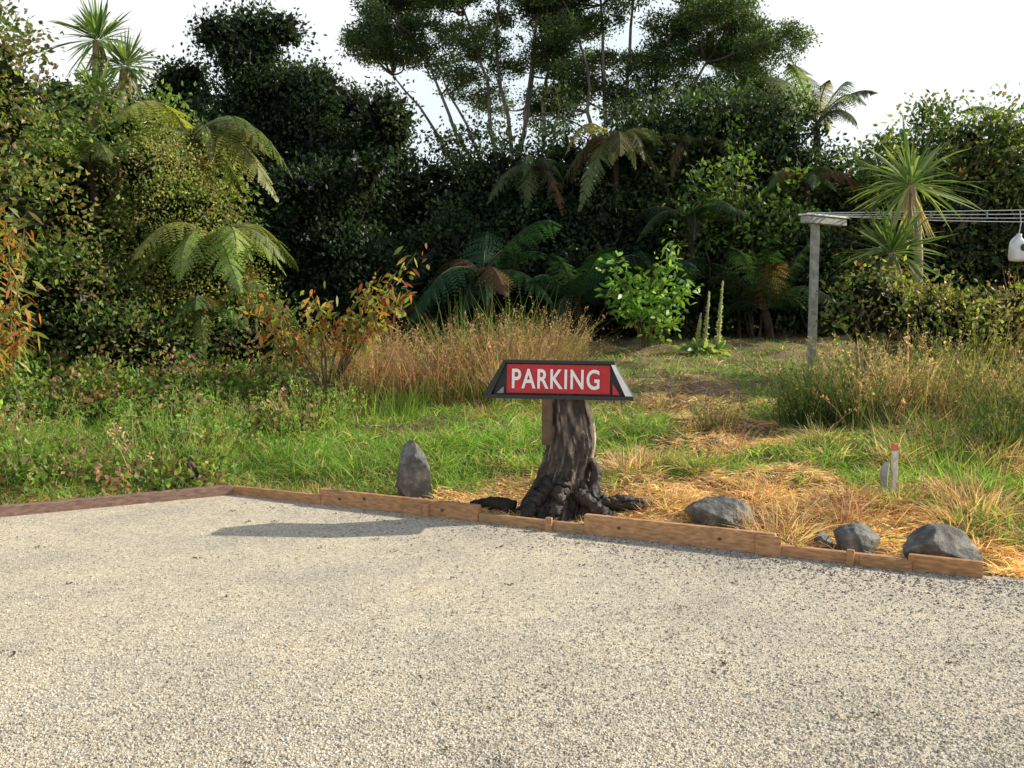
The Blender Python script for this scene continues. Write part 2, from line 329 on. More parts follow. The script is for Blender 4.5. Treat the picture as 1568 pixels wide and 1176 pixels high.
# central bank
A=Acc()
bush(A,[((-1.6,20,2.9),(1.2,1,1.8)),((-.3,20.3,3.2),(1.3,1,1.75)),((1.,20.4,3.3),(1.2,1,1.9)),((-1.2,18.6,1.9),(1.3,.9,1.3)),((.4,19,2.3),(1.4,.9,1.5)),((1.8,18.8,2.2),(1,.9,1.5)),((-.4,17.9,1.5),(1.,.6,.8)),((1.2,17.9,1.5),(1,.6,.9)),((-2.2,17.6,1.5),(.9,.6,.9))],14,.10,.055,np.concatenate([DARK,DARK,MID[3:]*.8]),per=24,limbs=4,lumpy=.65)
A.build('bush_bank',[LEAF,BARK])
A=Acc()
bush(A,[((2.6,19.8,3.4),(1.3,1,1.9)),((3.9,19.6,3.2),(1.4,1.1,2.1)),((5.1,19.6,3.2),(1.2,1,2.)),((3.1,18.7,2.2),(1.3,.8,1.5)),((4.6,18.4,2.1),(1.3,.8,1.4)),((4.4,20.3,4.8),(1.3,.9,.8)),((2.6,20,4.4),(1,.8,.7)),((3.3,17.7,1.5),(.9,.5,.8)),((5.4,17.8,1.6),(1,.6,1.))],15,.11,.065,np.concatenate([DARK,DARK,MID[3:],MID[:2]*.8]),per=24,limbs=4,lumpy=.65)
A.build('broadleaf_shrub',[LEAF,BARK])
A=Acc();bush(A,[((3.55,17.9,3.3),(.5,.4,.4)),((4.3,17.6,2.7),(.5,.4,.6)),((4.0,17.7,3.9),(.3,.3,.25)),((3.2,17.6,2.6),(.35,.3,.4)),((5.0,17.9,3.3),(.4,.3,.5))],9,.12,.07,np.concatenate([BRI*.8,MID]),per=20,core=False,limbs=3,lumpy=1.);A.build('bright_leaf_shrub',[LEAF,BARK])
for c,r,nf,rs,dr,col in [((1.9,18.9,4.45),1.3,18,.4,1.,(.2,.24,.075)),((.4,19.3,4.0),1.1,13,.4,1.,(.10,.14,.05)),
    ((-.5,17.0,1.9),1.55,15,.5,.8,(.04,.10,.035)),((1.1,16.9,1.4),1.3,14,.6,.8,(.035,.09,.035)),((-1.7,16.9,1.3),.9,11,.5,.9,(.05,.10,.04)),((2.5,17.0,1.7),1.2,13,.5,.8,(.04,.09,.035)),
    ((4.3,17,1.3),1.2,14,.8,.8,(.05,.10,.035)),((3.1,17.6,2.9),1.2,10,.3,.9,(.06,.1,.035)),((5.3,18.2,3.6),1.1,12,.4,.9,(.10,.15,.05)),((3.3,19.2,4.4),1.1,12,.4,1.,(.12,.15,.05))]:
    treefern('tree_fern',c,r,nf=nf,rise=rs,drop=dr,col=col,dead=.08)  # shade is in the colours: low ferns darker, lit crowns brighter
treefern('tree_fern',(6.0,20,4.95),1.25,nf=17,rise=.65,drop=.85,col=(.24,.3,.19),dead=0)
treefern('tree_fern',(10.1,19.6,4.5),1.3,nf=17,rise=.55,drop=.85,col=(.22,.26,.15))
# right hedge
A=Acc();E=[]
for x in np.arange(6,15,.85):
    E.append(((x,19.4+R.normal()*.4,3.1+R.normal()*.25),(1,.9,1.7)));E.append(((x,18.3+R.normal()*.3,1.8),(.9,.7,1.1)))
bush(A,E,14,.1,.06,np.concatenate([MID,MID*.6,DARK,DARK,BRN*.6]),per=24,limbs=4,lumpy=.7);A.build('mixed_hedge',[LEAF,BARK])
A=Acc();bush(A,[((7.8,18.8,4.3),(.6,.5,.8)),((9,18.9,4.4),(.5,.5,.8)),((8.4,18.6,3.8),(.8,.5,.6)),((6.9,18.4,3.7),(.7,.5,.8)),((10.4,18.6,4.0),(.7,.5,.6)),((9.5,18.6,3.6),(.6,.4,.6))],17,.11,.06,np.concatenate([YEL,MID]),per=20,core=False,limbs=8,lumpy=1.);A.build('light_leaf_tree',[LEAF,BARK])
A=Acc();E=[]
for x in np.arange(-20,24,1.7): E.append(((x,24+R.normal()*.7,2.5),(1.5,1.2,2.0)))
for x in np.arange(-20,-7,1.6): E.append(((x,19+R.normal()*.7,3),(1.5,1.2,2.6)))
for y in np.arange(9,19,1.5): E.append(((-9.8+R.normal()*.4,y,3),(1.3,1.2,2.6)))
bush(A,E,5,.16,.1,np.concatenate([DARK,MID*.7]),per=20,limbs=1);A.build('background_bush',[DLEAF,BARK])
# kanuka
def kanuka(name,bases,n,xr,zlow,ztop,y0):
    A=Acc()
    stems=[]
    for b,t in bases:
        b=np.array([b[0],y0,1.]);t=np.array(t,float);p=curve(b,t,[(b[0]-t[0])*.12,0,.35],14)
        p+=np.cumsum(R.normal(size=p.shape)*.07,0)*[1,1,.2]
        stems.append(p);tube(A,p,np.linspace(.09,.02,14),[.2,.17,.14],7)
    allp=np.concatenate([s[4:] for s in stems])
    for k in range(n):
        x=R.uniform(*xr);f=(x-xr[0])/(xr[1]-xr[0]);zl=zlow(f);zt=ztop(f)
        z=R.uniform(zl,zt);c=np.array([x,y0+R.normal()*.8,z])
        dd=np.linalg.norm((allp-c)*[1,1,1.1]+[0,0,.5],axis=1);j=np.argmin(dd)
        p=curve(allp[j],c,[0,0,-.08]+R.normal(size=3)*.1,7);tube(A,p,np.linspace(.03,.006,7),[.15,.12,.1],5)
        rx=R.uniform(.3,.75)
        bush(A,[(c,(rx,rx*.9,rx*R.uniform(.3,.55)))],22,.085,.042,np.concatenate([DARK*1.8,MID*.9,MID[3:]*.9]),clump=.10,per=24,core=False,limbs=0,droop=.3,lumpy=.9)
    return A.build(name,[LEAF,BARK])
kanuka('kanuka_tree',[((0.,),(-2.6,26,8.0)),((.1,),(-1.4,26.3,9.2)),((.2,),(-.4,26,10)),((.3,),(.6,25.8,10.4)),((.2,),(-3.0,25.6,7.2)),((.4,),(1.2,26.3,9.4)),((.1,),(-1.9,25.7,7.0)),((.3,),(.9,25.9,8))],82,(-3.7,1.6),lambda f:7.4-1.2*f+(.3*math.sin(f*9)),lambda f:8.9+2.6*min(1,f*2),26)
kanuka('kanuka_tree',[((2.5,),(2.,26,10)),((2.5,),(3.3,26.3,10.3)),((2.6,),(4.6,26,9.6)),((2.7,),(5.8,26,8.4)),((2.6,),(1.0,26,8.8))],112,(.6,6.9),lambda f:5.8+.6*f+.3*math.sin(f*11),lambda f:11.6-3.6*max(0,f-.45)/.55,26.3)
# ---------------------------------------------------------------- right side plants
cabbage('cabbage_tree',(5.05,12.7,.6),[((4.98,12.6,2.95),.85)],tr=.07,dead=40)
cabbage('cabbage_tree',(4.85,12.4,.6),[((4.65,12.3,2.1),.68)],tr=.06,dead=50)
A=Acc();bush(A,[((4.35,11.9,1.45),(.5,.45,.5)),((4.9,11.6,1.25),(.55,.4,.45)),((5.6,11.8,1.2),(.6,.5,.4)),((6.6,12,1.2),(.7,.5,.4))],24,.07,.045,np.concatenate([YEL,YEL,BRN]),limbs=8,lc=(.2,.16,.1),lumpy=.9);A.build('weedy_shrub',[LEAF,BARK])
shrub_big('bright_green_shrub',[2.05,15.5,.75],[(1.5,15.4,2.0),(1.7,15.2,2.1),(1.95,15.3,1.9),(2.2,15.2,2.05),(2.45,15.3,2.2),(2.6,15.4,1.8),(1.4,15.2,1.65),(2.3,15,1.5),(1.8,15,1.5),(2.5,15.5,2.45),(2.75,15.2,1.75),(2.1,14.9,1.3),(1.6,15,1.4),(2.5,15,1.3)],.14,.055,BRI*1.1,per=60,droop=-.1,spread=.22)
A=Acc()
for x,y,h in((2.9,15,.95),(3.12,15.1,1.1),(2.78,15,.6)):
    g=float(H(x,y));tube(A,[(x,y,g),(x+.03,y,g+h*.5),(x+.06,y,g+h)],[.02,.018,.01],[.45,.48,.25],6)
    n=160;t=R.uniform(.15,1,n);P=np.stack([x+.06*t,y+0*t,g+h*t],-1);rhomb(A,P,R.normal(size=(n,3))+[0,0,.6],.07*(1.3-t),.035,np.array([[.5,.55,.3]])*R.uniform(.7,1.2,(n,1)))
    n=20;strips(A,np.tile([[x,y,g+.05]],(n,1)),R.normal(size=(n,3))*[1,1,.3]+[0,0,.5],np.tile([[0,0,-.2]],(n,1)),.28,.08,3,np.array([[.3,.42,.15]])*R.uniform(.7,1.2,(n,1)),'leaf')
A.build('mullein_plant',[LEAF,BARK])
# ---------------------------------------------------------------- grasses
STR=np.array([[.88,.63,.37],[.92,.74,.47],[.8,.52,.29],[.68,.4,.24],[.95,.85,.6]])
GRN=np.array([[.22,.42,.07],[.30,.5,.10],[.16,.32,.05],[.36,.45,.14]])
RUST=np.array([[.48,.26,.19],[.58,.37,.26],[.42,.25,.18],[.66,.5,.34],[.28,.28,.11]])
AV=np.array([[-.74,7.42,.24],[1.42,6.55,.34],[2.16,6.0,.24],[1.98,6.1,.1],[2.6,5.75,.34],[.35,7.0,.36]])
def keepclear(x,y):
    k=np.ones(len(x),bool)
    for a,b,r in AV: k&=((x-a)**2+(y-b)**2)>(r*R.uniform(.5,1.05,len(x)))**2
    return k
def blades(A,x,y,L,W,tilt,pal,K=2,bend=.3,z0=0.):
    n=len(x);P=np.stack([x,y,H(x,y)+z0],-1);a=R.uniform(0,6.28,n)
    D=np.stack([np.cos(a)*tilt,np.sin(a)*tilt,np.ones(n)],-1)
    B=np.stack([np.cos(a)*bend,np.sin(a)*bend,-bend*np.ones(n)],-1)*R.uniform(.3,1.3,n)[:,None]
    patch=(.78+.45*noise(x,y,2.1,44))[:,None]
    strips(A,P,D,B,L,W,K,pal[R.integers(0,len(pal),n)]*R.uniform(.65,1.2,(n,1))*patch)
def region(n,x0,x1,y0,y1,front=.12):
    y=1/np.sqrt(R.uniform(1/y1**2,1/y0**2,n));x=R.uniform(x0,x1,n)*y/y1
    k=(y>yline(x)+front)&keepclear(x,y);return x[k],y[k]
def green(x,y):
    g=noise(x,y,.9,21)*.4+noise(x,y,2.3,22)*.38+noise(x,y,6,23)*.2
    g=g+.46*np.exp(-((x+1.7)**2/.9+(y-8.6)**2/.9))+.46*np.exp(-((x+.1)**2/1.5+(y-10.0)**2/.9))+.5*np.clip((y-11.8)/1.,0,1)-.2*np.exp(-((x-1.2)**2/6+(y-7.2)**2/1.2))+.28*(x<-2.8)
    g=g-.12*((y-yline(x))<.7)*(x>-1.4)+.08*(x>2.5)*(y>7.2)-.12*np.exp(-((x-1.6)**2/1.5+(y-10.8)**2/1))
    return g
A=Acc();x,y=region(170000,-9,10,5.,17);gr=green(x,y)
d=gr<.56;xs_,ys_=x[d],y[d];blades(A,xs_,ys_,R.uniform(.04,.14,len(xs_)),.0085,R.uniform(.8,4.5,len(xs_)),np.concatenate([STR,STR,GRN[3:]]),z0=.01)
A.build('dry_mown_grass',[GRASS])
A=Acc();d=gr>=.49;xs_,ys_=x[d],y[d];pal=GRN
blades(A,xs_,ys_,R.uniform(.05,.14,len(xs_))*(1+.8*(ys_>8.2)*(ys_<10.6)*(gr[d]>.66)),.0095,R.uniform(.1,1.8,len(xs_)),np.concatenate([GRN,GRN,GRN,STR[:1]]))
A.build('green_grass',[GRASS])
def tufts(A,cx,cy,n,h,W,pal,spread=.12,tilt=.45,bend=.35,seeds=False):
    m=len(cx);x=np.repeat(cx,n)+R.normal(size=m*n)*spread;y=np.repeat(cy,n)+R.normal(size=m*n)*spread
    hh=np.repeat(np.broadcast_to(h,(m,)),n)*R.uniform(.35,1.15,m*n)
    a=np.arctan2(y-np.repeat(cy,n),x-np.repeat(cx,n))+R.normal(size=m*n)*.6;tl=tilt*R.uniform(0,1,m*n)
    P=np.stack([x,y,H(x,y)],-1);D=np.stack([np.cos(a)*tl,np.sin(a)*tl,np.ones(m*n)],-1)
    B=np.stack([np.cos(a),np.sin(a),-.6*np.ones(m*n)],-1)*(bend*R.uniform(0,1,m*n))[:,None]
    C=np.repeat(pal[R.integers(0,len(pal),m)],n,0)*.6+pal[R.integers(0,len(pal),m*n)]*.4
    C=C*R.uniform(.65,1.3,(m*n,1));strips(A,P,D,B,hh,W,3,C)
    if seeds:
        k=R.random(m*n)<.4;q=8;Pk=np.repeat(P[k],q,0);t=R.uniform(.7,1.,len(Pk))[:,None];hk=np.repeat(hh[k],q)[:,None]
        PP=Pk+np.repeat(nrm(D[k]),q,0)*hk*t+np.repeat(B[k],q,0)*hk*t**2
        rhomb(A,PP+R.normal(size=PP.shape)*.008,R.normal(size=PP.shape)+[0,0,.8],.035,.015,np.repeat(C[k],q,0)*1.15)
A=Acc();x,y=region(230,-5,9,6.,12.5,.4);k=(noise(x,y,.8,31)>.38);x,y=x[k],y[k]
tufts(A,x,y,75,R.uniform(.12,.32,len(x)),.009,np.concatenate([STR,RUST,RUST,GRN[2:]]),spread=.09,tilt=1.4,bend=.7);A.build('dry_grass_tufts',[GRASS])
A=Acc();cx=R.uniform(-1.9,.6,52);cy=R.uniform(10.8,12.8,52);tufts(A,cx,cy,85,R.uniform(.5,1.05,52),.009,np.concatenate([RUST,RUST,BRN]),spread=.18,tilt=.65,seeds=True)
cx=R.uniform(-1.8,.9,22);cy=R.uniform(10.4,12,22);tufts(A,cx,cy,60,.4,.01,GRN*.8,spread=.15)
cx=R.uniform(-1.,.4,9);cy=R.uniform(12,12.8,9);tufts(A,cx,cy,30,1.2,.014,MID*1.2,tilt=.35)
A.build('tall_dry_grass',[GRASS])
A=Acc();n=105;cx=R.uniform(3.2,9,n);cy=R.uniform(8.8,12.4,n);kk=cx>cy*.33;cx,cy=cx[kk],cy[kk];tufts(A,cx,cy,85,R.uniform(.35,1.0,len(cx)),.009,np.concatenate([RUST,RUST,STR[2:4]*.8,GRN*.6,MID]),spread=.19,tilt=.7,seeds=True)
n=44;cx=R.uniform(3.0,8,n);cy=R.uniform(7.4,9.6,n);tufts(A,cx,cy,70,R.uniform(.2,.45,n),.009,np.concatenate([RUST,GRN*.8,GRN*.6,MID]),spread=.18,tilt=.8)
n=16;cx=R.uniform(5.6,9,n);cy=R.uniform(11,13,n);tufts(A,cx,cy,70,R.uniform(1.,1.35,n),.01,RUST,spread=.2,seeds=True)
A.build('tall_dry_grass',[GRASS])
A=Acc();cx=np.array([2.75,3.0,3.2,2.9,4.4,4.7,3.9,1.9,5.2,4.1,4.9]);cy=np.array([9.4,9.5,9.3,9.7,9,8.6,9.4,9.2,8.5,8.2,7.9])
tufts(A,cx,cy,170,np.array([.62,.75,.6,.7,.6,.6,.6,.35,.6,.5,.5]),.008,np.array([[.05,.11,.03],[.09,.15,.045],[.09,.15,.045],[.34,.26,.15]]),spread=.085,tilt=.6,bend=.25,seeds=True);A.build('rush_clumps',[GRASS])
A=Acc();x,y=region(110,-4,7,6.2,12,.6);k=green(x,y)>.50;x,y=x[k],y[k];tufts(A,x,y,90,R.uniform(.10,.24,len(x)),.01,GRN,spread=.14,tilt=.9,bend=.5);A.build('green_grass_tufts',[GRASS])
# left weeds
A=Acc();E=[]
for q in range(56):
    x=R.uniform(-6.2,-2.0);y=R.uniform(7.0,11.4)
    if y<yline(x)+.45 or (x>-2.6 and y<9.3): continue
    h=.08+.07*max(0,y-yline(x)-.5)*R.uniform(.4,1.3);E.append(((x,y,float(H(x,y))+h*.5),(R.uniform(.3,.55),R.uniform(.3,.5),h)))
bush(A,E,34,.065,.046,np.concatenate([BRI,BRI,MID*1.3,YEL[:2],BRN,RUST[:2]]),clump=.1,per=20,core=False,limbs=3,droop=.2,lumpy=.9)
A.build('bramble_undergrowth',[LEAF,BARK])
A=Acc();n=50;cx=R.uniform(-5.8,-2,n);cy=R.uniform(7.6,11.5,n);k=cy>yline(cx)+.6;tufts(A,cx[k],cy[k],60,R.uniform(.25,.55,k.sum()),.01,np.concatenate([RUST,GRN,GRN]),spread=.17,tilt=.8,seeds=True)
cx=R.uniform(-5,3,90);cy=yline(cx)+R.uniform(.12,.4,90);k=keepclear(cx,cy);tufts(A,cx[k],cy[k],22,.1,.007,np.concatenate([STR,STR,RUST,GRN]),spread=.07,tilt=1.6)
n=7000;cx=R.uniform(-6,-.8,n);cy=yline(cx)+.08+np.abs(R.exponential(.2,n));P=np.stack([cx,cy,H(cx,cy)+.02],-1)
rhomb(A,P,R.normal(size=(n,3))*[1,1,.4],.04,.025,RUST[R.integers(0,5,n)]*R.uniform(.5,1.2,(n,1)))
A.build('weedy_grass',[GRASS])
# ---------------------------------------------------------------- simple shape helpers
def box(A,c,s,col,rz=0,m=0,b=.004,rx=0):
    hx,hy,hz=[q/2 for q in s];b=min(b,hx*.4,hy*.4,hz*.4)
    import bmesh
    bm=bmesh.new();bmesh.ops.create_cube(bm,size=1);bmesh.ops.scale(bm,vec=s,verts=bm.verts)
    bmesh.ops.bevel(bm,geom=bm.edges[:],offset=b,segments=1,affect='EDGES')
    bm.verts.ensure_lookup_table();V=np.array([v.co[:] for v in bm.verts])
    F=[[v.index for v in f.verts] for f in bm.faces if len(f.verts)==4]
    bm.free()
    ca,sa=math.cos(rx),math.sin(rx);V=np.stack([V[:,0],V[:,1]*ca-V[:,2]*sa,V[:,1]*sa+V[:,2]*ca],-1)
    ca,sa=math.cos(rz),math.sin(rz);V=np.stack([V[:,0]*ca-V[:,1]*sa,V[:,0]*sa+V[:,1]*ca,V[:,2]],-1)
    A.add(V+np.array(c),F,col,m)
WOOD=colmat('treated_timber',.75,16,.35,.35,(1,1,4),dist=.004)
DWOOD=colmat('weathered_wood',.85,12,.4,.35,(1,1,1),dist=.004)
PAINT=colmat('sign_paint',.4,9,.15,.16,(1,1,1),.45,.002)
A=Acc()
def board(x0,x1,h,col,off=0,t=.05):
    y0=float(yline(x0))+off;y1=float(yline(x1))+off;L=math.hypot(x1-x0,y1-y0)
    box(A,((x0+x1)/2,(y0+y1)/2,h/2-.005),(L,t,h),col,rz=math.atan2(y1-y0,x1-x0))
PINE=[.50,.27,.13]
board(-2.22,-1.46,.075,[.46,.25,.12]);board(-1.46,-.23,.125,PINE,.004);board(-1.86,-1.46,.08,PINE,-.03,.02)
board(-.225,.49,.07,[.46,.27,.13]);board(.49,1.62,.14,[.54,.30,.145],.004);board(1.5,1.64,.13,PINE,-.035,.022)
board(1.625,2.3,.075,PINE);board(2.305,2.66,.1,[.48,.25,.11],.01);board(2.05,2.31,.07,[.44,.24,.11],-.035,.02)
for x in(-.62,.25,2.0):
    box(A,(x,float(yline(x))-.045,.045),(.045,.035,.1),[.46,.25,.12],rz=-.45)
for x,z in((-1.3,.06),(-.5,.06),(.7,.07),(1.3,.07),(-1.1,.08)):
    y=float(yline(x))-.0255
    a=np.linspace(0,6.28,9)[:-1];u=np.array([.899,-.438,0])
    ring=np.array([x,y-.003,z])+u*(.014*np.cos(a))[:,None]+np.array([0,0,1])*(.012*np.sin(a))[:,None]
    A.add(np.concatenate([ring,[[x,y-.003,z]]]),[[j,(j+1)%8,(j+2)%8,8] for j in range(0,8,2)],[.16,.08,.04])
A.build('timber_edging',[WOOD])
A=Acc();board(-9,-2.24,.085,[.27,.17,.13],0,.06);A.build('timber_edging',[WOOD])
# ---------------------------------------------------------------- stump + sign
sign=bpy.data.objects.new('parking_sign',None);sc.collection.objects.link(sign);sign.location=(.33,7.15,0)
A=Acc();nz,na=110,140
z=np.linspace(-.03,.9,nz)[:,None];th=np.linspace(0,2*np.pi,na,endpoint=False)[None]
rad=np.interp(z,[-.03,.04,.12,.22,.35,.6,.9],[.31,.27,.225,.195,.178,.168,.15])
fl=np.clip(1-z/.38,0,1)
rad=rad*(1+fl*(.16*np.cos(4*th+.7)+.10*np.cos(7*th+2))+.04*np.cos(3*th-5*z)
   +.18*(noise(th*3,z*5+0*th,1.6,4)-.5)+.16*(noise(th*9,z*9+0*th,1,8)-.5)+.07*(noise(th*26,z*22+0*th,1,12)-.5))
cx=np.interp(z,[0,.25,.5,.9],[0,.05,.10,.05]);cy=0*z
hol=np.exp(-((th-6.0)**2/.10+(z-.28)**2/.006));rad=rad*(1-.45*hol)
v=np.stack([cx+rad*np.cos(th),cy+rad*np.sin(th)*.85,z+0*th],-1)
i=np.arange(nz-1)[:,None]*na;k=np.arange(na)[None];k2=(k+1)%na
bc=np.array([.045,.034,.026])
nn=noise(th*10,z*14+0*th,1,3).ravel()[:,None];n3=noise(th*4,z*6+0*th,1,33).ravel()[:,None]
col=np.repeat(bc[None],nz*na,0)*(.4+1.4*nn)+np.clip(nn*.6+n3*.5-.62,0,1)*np.array([.55,.46,.36])
A.add(v,np.stack([i+k,i+k2,i+na+k2,i+na+k],-1),col,1)
def root(pts,rr):
    p=np.array(pts,float);t=np.linspace(0,1,len(p));tt=np.linspace(0,1,30)
    q=np.stack([np.interp(tt,t,p[:,c]) for c in range(3)],1)
    for _ in range(3): q[1:-1]=(q[:-2]+q[1:-1]*2+q[2:])/4
    q+=R.normal(size=q.shape)*.004
    tube(A,q,np.interp(tt,np.linspace(0,1,len(rr)),rr),bc*R.uniform(.7,1.3),12,1,.13)
root([(.08,-.02,.3),(.22,-.1,.17),(.36,-.12,.10),(.64,-.16,.08)],[.06,.06,.05,.025])
root([(-.02,-.05,.3),(-.12,-.14,.18),(-.2,-.2,.08),(-.25,-.24,-.02)],[.06,.07,.06,.05])
root([(.05,-.1,.3),(.0,-.2,.16),(-.04,-.28,.0)],[.06,.06,.05])
root([(.20,.0,.42),(.265,-.04,.37),(.28,-.06,.28),(.24,-.1,.15),(.2,-.14,.02)],[.04,.035,.04,.055,.06])
root([(.1,.1,.25),(.35,.25,.06),(.5,.3,0)],[.09,.06,.04])
root([(.25,-.2,.10),(.42,-.14,.15),(.68,-.1,.1)],[.03,.028,.018])
root([(.12,-.14,.2),(.3,-.26,.07),(.4,-.3,.02)],[.05,.045,.03])
A.build('driftwood_stump',[DWOOD,colmat('stump_bark',.6,30,1.,.65,(1,1,.5),.5,.03)],parent=sign)
A=Acc();box(A,(-.080,-.14,.7),(.075,.03,.34),[.14,.095,.06],rz=-.1,b=.006);A.build('support_plank',[DWOOD],parent=sign)
A=Acc();tube(A,curve([.245,-.03,.40],[.19,-.06,.86],[.03,0,0],14),np.interp(np.linspace(0,1,14),[0,.4,1],[.012,.026,.013]),[.6,.5,.4],8,0,.14);A.build('edge_highlight_ridge',[DWOOD],parent=sign)  # pale ridge paints the sun highlight along the stump's right edge
bd=bpy.data.objects.new('sign_board',None);sc.collection.objects.link(bd);bd.parent=sign;bd.location=(-.005,-.13,.862);bd.rotation_euler=(math.radians(-3),math.radians(.6),math.radians(-5))
def prism(A,pts,y0,y1,col,m=0):
    v=[(x,y0,z) for x,z in pts]+[(x,y1,z) for x,z in pts]
    f=[[0,1,2,3],[7,6,5,4]]+[[i,i+4,(i+1)%4+4,(i+1)%4] for i in range(4)]
    A.add(v,f,col,m)
BK=[.022,.026,.024]
A=Acc()
prism(A,[(-.47,.02),(.47,.02),(.375,.25),(-.375,.25)],.03,.18,BK)
prism(A,[(-.535,-.005),(.535,-.005),(.525,.022),(-.525,.022)],-.035,.21,BK)
prism(A,[(-.40,.248),(.40,.248),(.392,.268),(-.392,.268)],-.02,.2,BK)
prism(A,[(-.53,.0221),(-.475,.0221),(-.372,.247),(-.398,.247)],-.03,.2,BK)
prism(A,[(.470,.0221),(.53,.0221),(.398,.247),(.372,.247)],-.03,.2,BK)
A.build('black_frame',[PAINT],parent=bd)
A=Acc();prism(A,[(.474,.026),(.525,.026),(.398,.244),(.370,.244)],-.034,-.0305,[.9,.9,.88]);prism(A,[(.53,.0235),(.536,.0235),(.404,.246),(.399,.246)],-.02,.19,[.75,.75,.73]);A.build('white_end_strip',[PAINT],parent=bd)  # white colour stands in for sunlight on the right end board
A=Acc();prism(A,[(-.365,.035),(.365,.035),(.365,.238),(-.365,.238)],.0,.028,[.56,.02,.03]);A.add([(.385,0,.03),(.44,0,.03),(.385,0,.11),(.385,.02,.03)],[[0,1,2,3]],[.65,.03,.03])
A.build('red_panel',[PAINT],parent=bd)
A=Acc();A.add([(-.39,-.001,.03),(-.44,-.001,.03),(-.385,-.001,.08),(-.385,.02,.03)],[[0,3,2,1]],[.3,.3,.24]);A.build('pale_corner',[PAINT],parent=bd)
cu=bpy.data.curves.new('t','FONT');cu.body='PARKING';cu.size=.2;cu.extrude=.003;cu.offset=.0035;cu.space_character=1.12
to=bpy.data.objects.new('t',cu);sc.collection.objects.link(to);dg=bpy.context.evaluated_depsgraph_get()
me=bpy.data.meshes.new_from_object(to.evaluated_get(dg));bpy.data.objects.remove(to)
co=np.array([v.co[:] for v in me.vertices]);mn,mx_=co.min(0),co.max(0)
co=(co-(mn+mx_)/2)/(mx_-mn)*[.62,.142,.007]
co=np.stack([co[:,0]-.018,-co[:,2]-.005,co[:,1]+.137],-1);me.vertices.foreach_set('co',co.ravel())
me.update();wm,nt,p,o=newmat('white_letter_paint');p.inputs['Base Color'].default_value=(.92,.92,.89,1);p.inputs['Roughness'].default_value=.5
me.materials.clear();me.materials.append(wm);lo=bpy.data.objects.new('parking_lettering',me);sc.collection.objects.link(lo);lo.parent=bd
# ---------------------------------------------------------------- rocks
ROCK,nt,p,o=newmat('grey_rock')
tc=N(nt,'ShaderNodeTexCoord');n1=N(nt,'ShaderNodeTexNoise');n1.inputs['Scale'].default_value=9;n1.inputs['Detail'].default_value=12;n1.inputs['Roughness'].default_value=.7
nt.links.new(tc.outputs['Object'],n1.inputs[0]);r=ramp(nt,[(.3,(.06,.06,.055)),(.48,(.15,.148,.13)),(.6,(.29,.28,.23)),(.72,(.52,.49,.4))]);nt.links.new(n1.outputs[0],r.inputs[0]);nt.links.new(r.outputs[0],p.inputs['Base Color'])
b=N(nt,'ShaderNodeBump');b.inputs['Distance'].default_value=.03;b.inputs['Strength'].default_value=.9;nt.links.new(n1.outputs[0],b.inputs['Height']);nt.links.new(b.outputs[0],p.inputs['Normal']);p.inputs['Roughness'].default_value=.7
def rock(name,c,s,seed,taper=0,rz=0,lean=0,planes=9,smooth=False,te=1.5):
    import bmesh
    rr=np.random.default_rng(seed);bm=bmesh.new();bmesh.ops.create_icosphere(bm,subdivisions=5,radius=1)
    V=np.array([v.co[:] for v in bm.verts])
    for q in range(planes):
        nn=nrm(rr.normal(size=3)*[1,1,.7]);dd=rr.uniform(.5,.8);e=V@nn-dd;V=V-np.where(e>0,e,0)[:,None]*nn*.97
    V=V*(1+.08*(noise(V[:,0]*3+seed,V[:,1]*3+V[:,2]*2,1.5,seed)-.5)[:,None]+.04*(noise(V[:,0]*9,V[:,2]*9+V[:,1]*5,1.5,seed)-.5)[:,None])
    V=V/np.abs(V).max(0);tz=(V[:,2]+1)/2
    if te<1.5: V[:,:2]=V[:,:2]/np.sqrt(np.clip(1-np.minimum(V[:,2],.0)**2,.5,1))[:,None]
    V[:,:2]*=(1-taper*tz**te)[:,None];V[:,0]+=lean*tz
    V=V*np.array(s)/2;ca,sa=math.cos(rz),math.sin(rz);V=np.stack([V[:,0]*ca-V[:,1]*sa,V[:,0]*sa+V[:,1]*ca,V[:,2]],-1)
    for v,q in zip(bm.verts,V):v.co=q
    me=bpy.data.meshes.new(name);bm.to_mesh(me);bm.free();me.materials.append(ROCK)
    me.polygons.foreach_set('use_smooth',np.full(len(me.polygons),smooth))
    o=bpy.data.objects.new(name,me);o.location=c;sc.collection.objects.link(o);return o
rock('standing_stone',(-.74,7.6,.18),(.52,.32,.60),5,taper=.72,lean=-.20,rz=.2,planes=13,te=1.)
rock('rock',(1.42,6.68,.075),(.56,.34,.30),9,taper=.2,planes=14);rock('rock',(2.16,6.1,.06),(.36,.28,.25),12,taper=.25,planes=14)
rock('rock',(1.98,6.2,.03),(.13,.11,.15),14);rock('boulder',(2.6,5.85,.09),(.54,.34,.29),23,taper=.35,rz=.25,lean=-.2,smooth=True,planes=7)
rock('rock',(1.76,6.25,.02),(.1,.08,.07),17);rock('rock',(2.42,6.2,.02),(.14,.1,.08),19);rock('rock',(2.95,6.1,.02),(.12,.1,.08),29)
A=Acc();tube(A,curve([-.30,7.2,.06],[0.02,7.1,.06],[0,0,.02],12),np.interp(np.linspace(0,1,12),[0,.5,1],[.025,.05,.05]),[.04,.032,.025],12,1,.1);A.build('dark_log',[DWOOD,BARK])
st=Acc();g=float(H(2.72,7));box(st,(2.72,7,g+.15),(.04,.03,.34),[.78,.72,.64],rz=.3);box(st,(2.72,7,g+.345),(.042,.032,.05),[.7,.2,.12],rz=.3)
tube(st,[(2.64,6.97,g),(2.64,6.97,g+.18),(2.66,6.97,g+.24)],[.025,.03,.02],[.45,.44,.4],8,0,.1);st.build('survey_peg',[DWOOD])
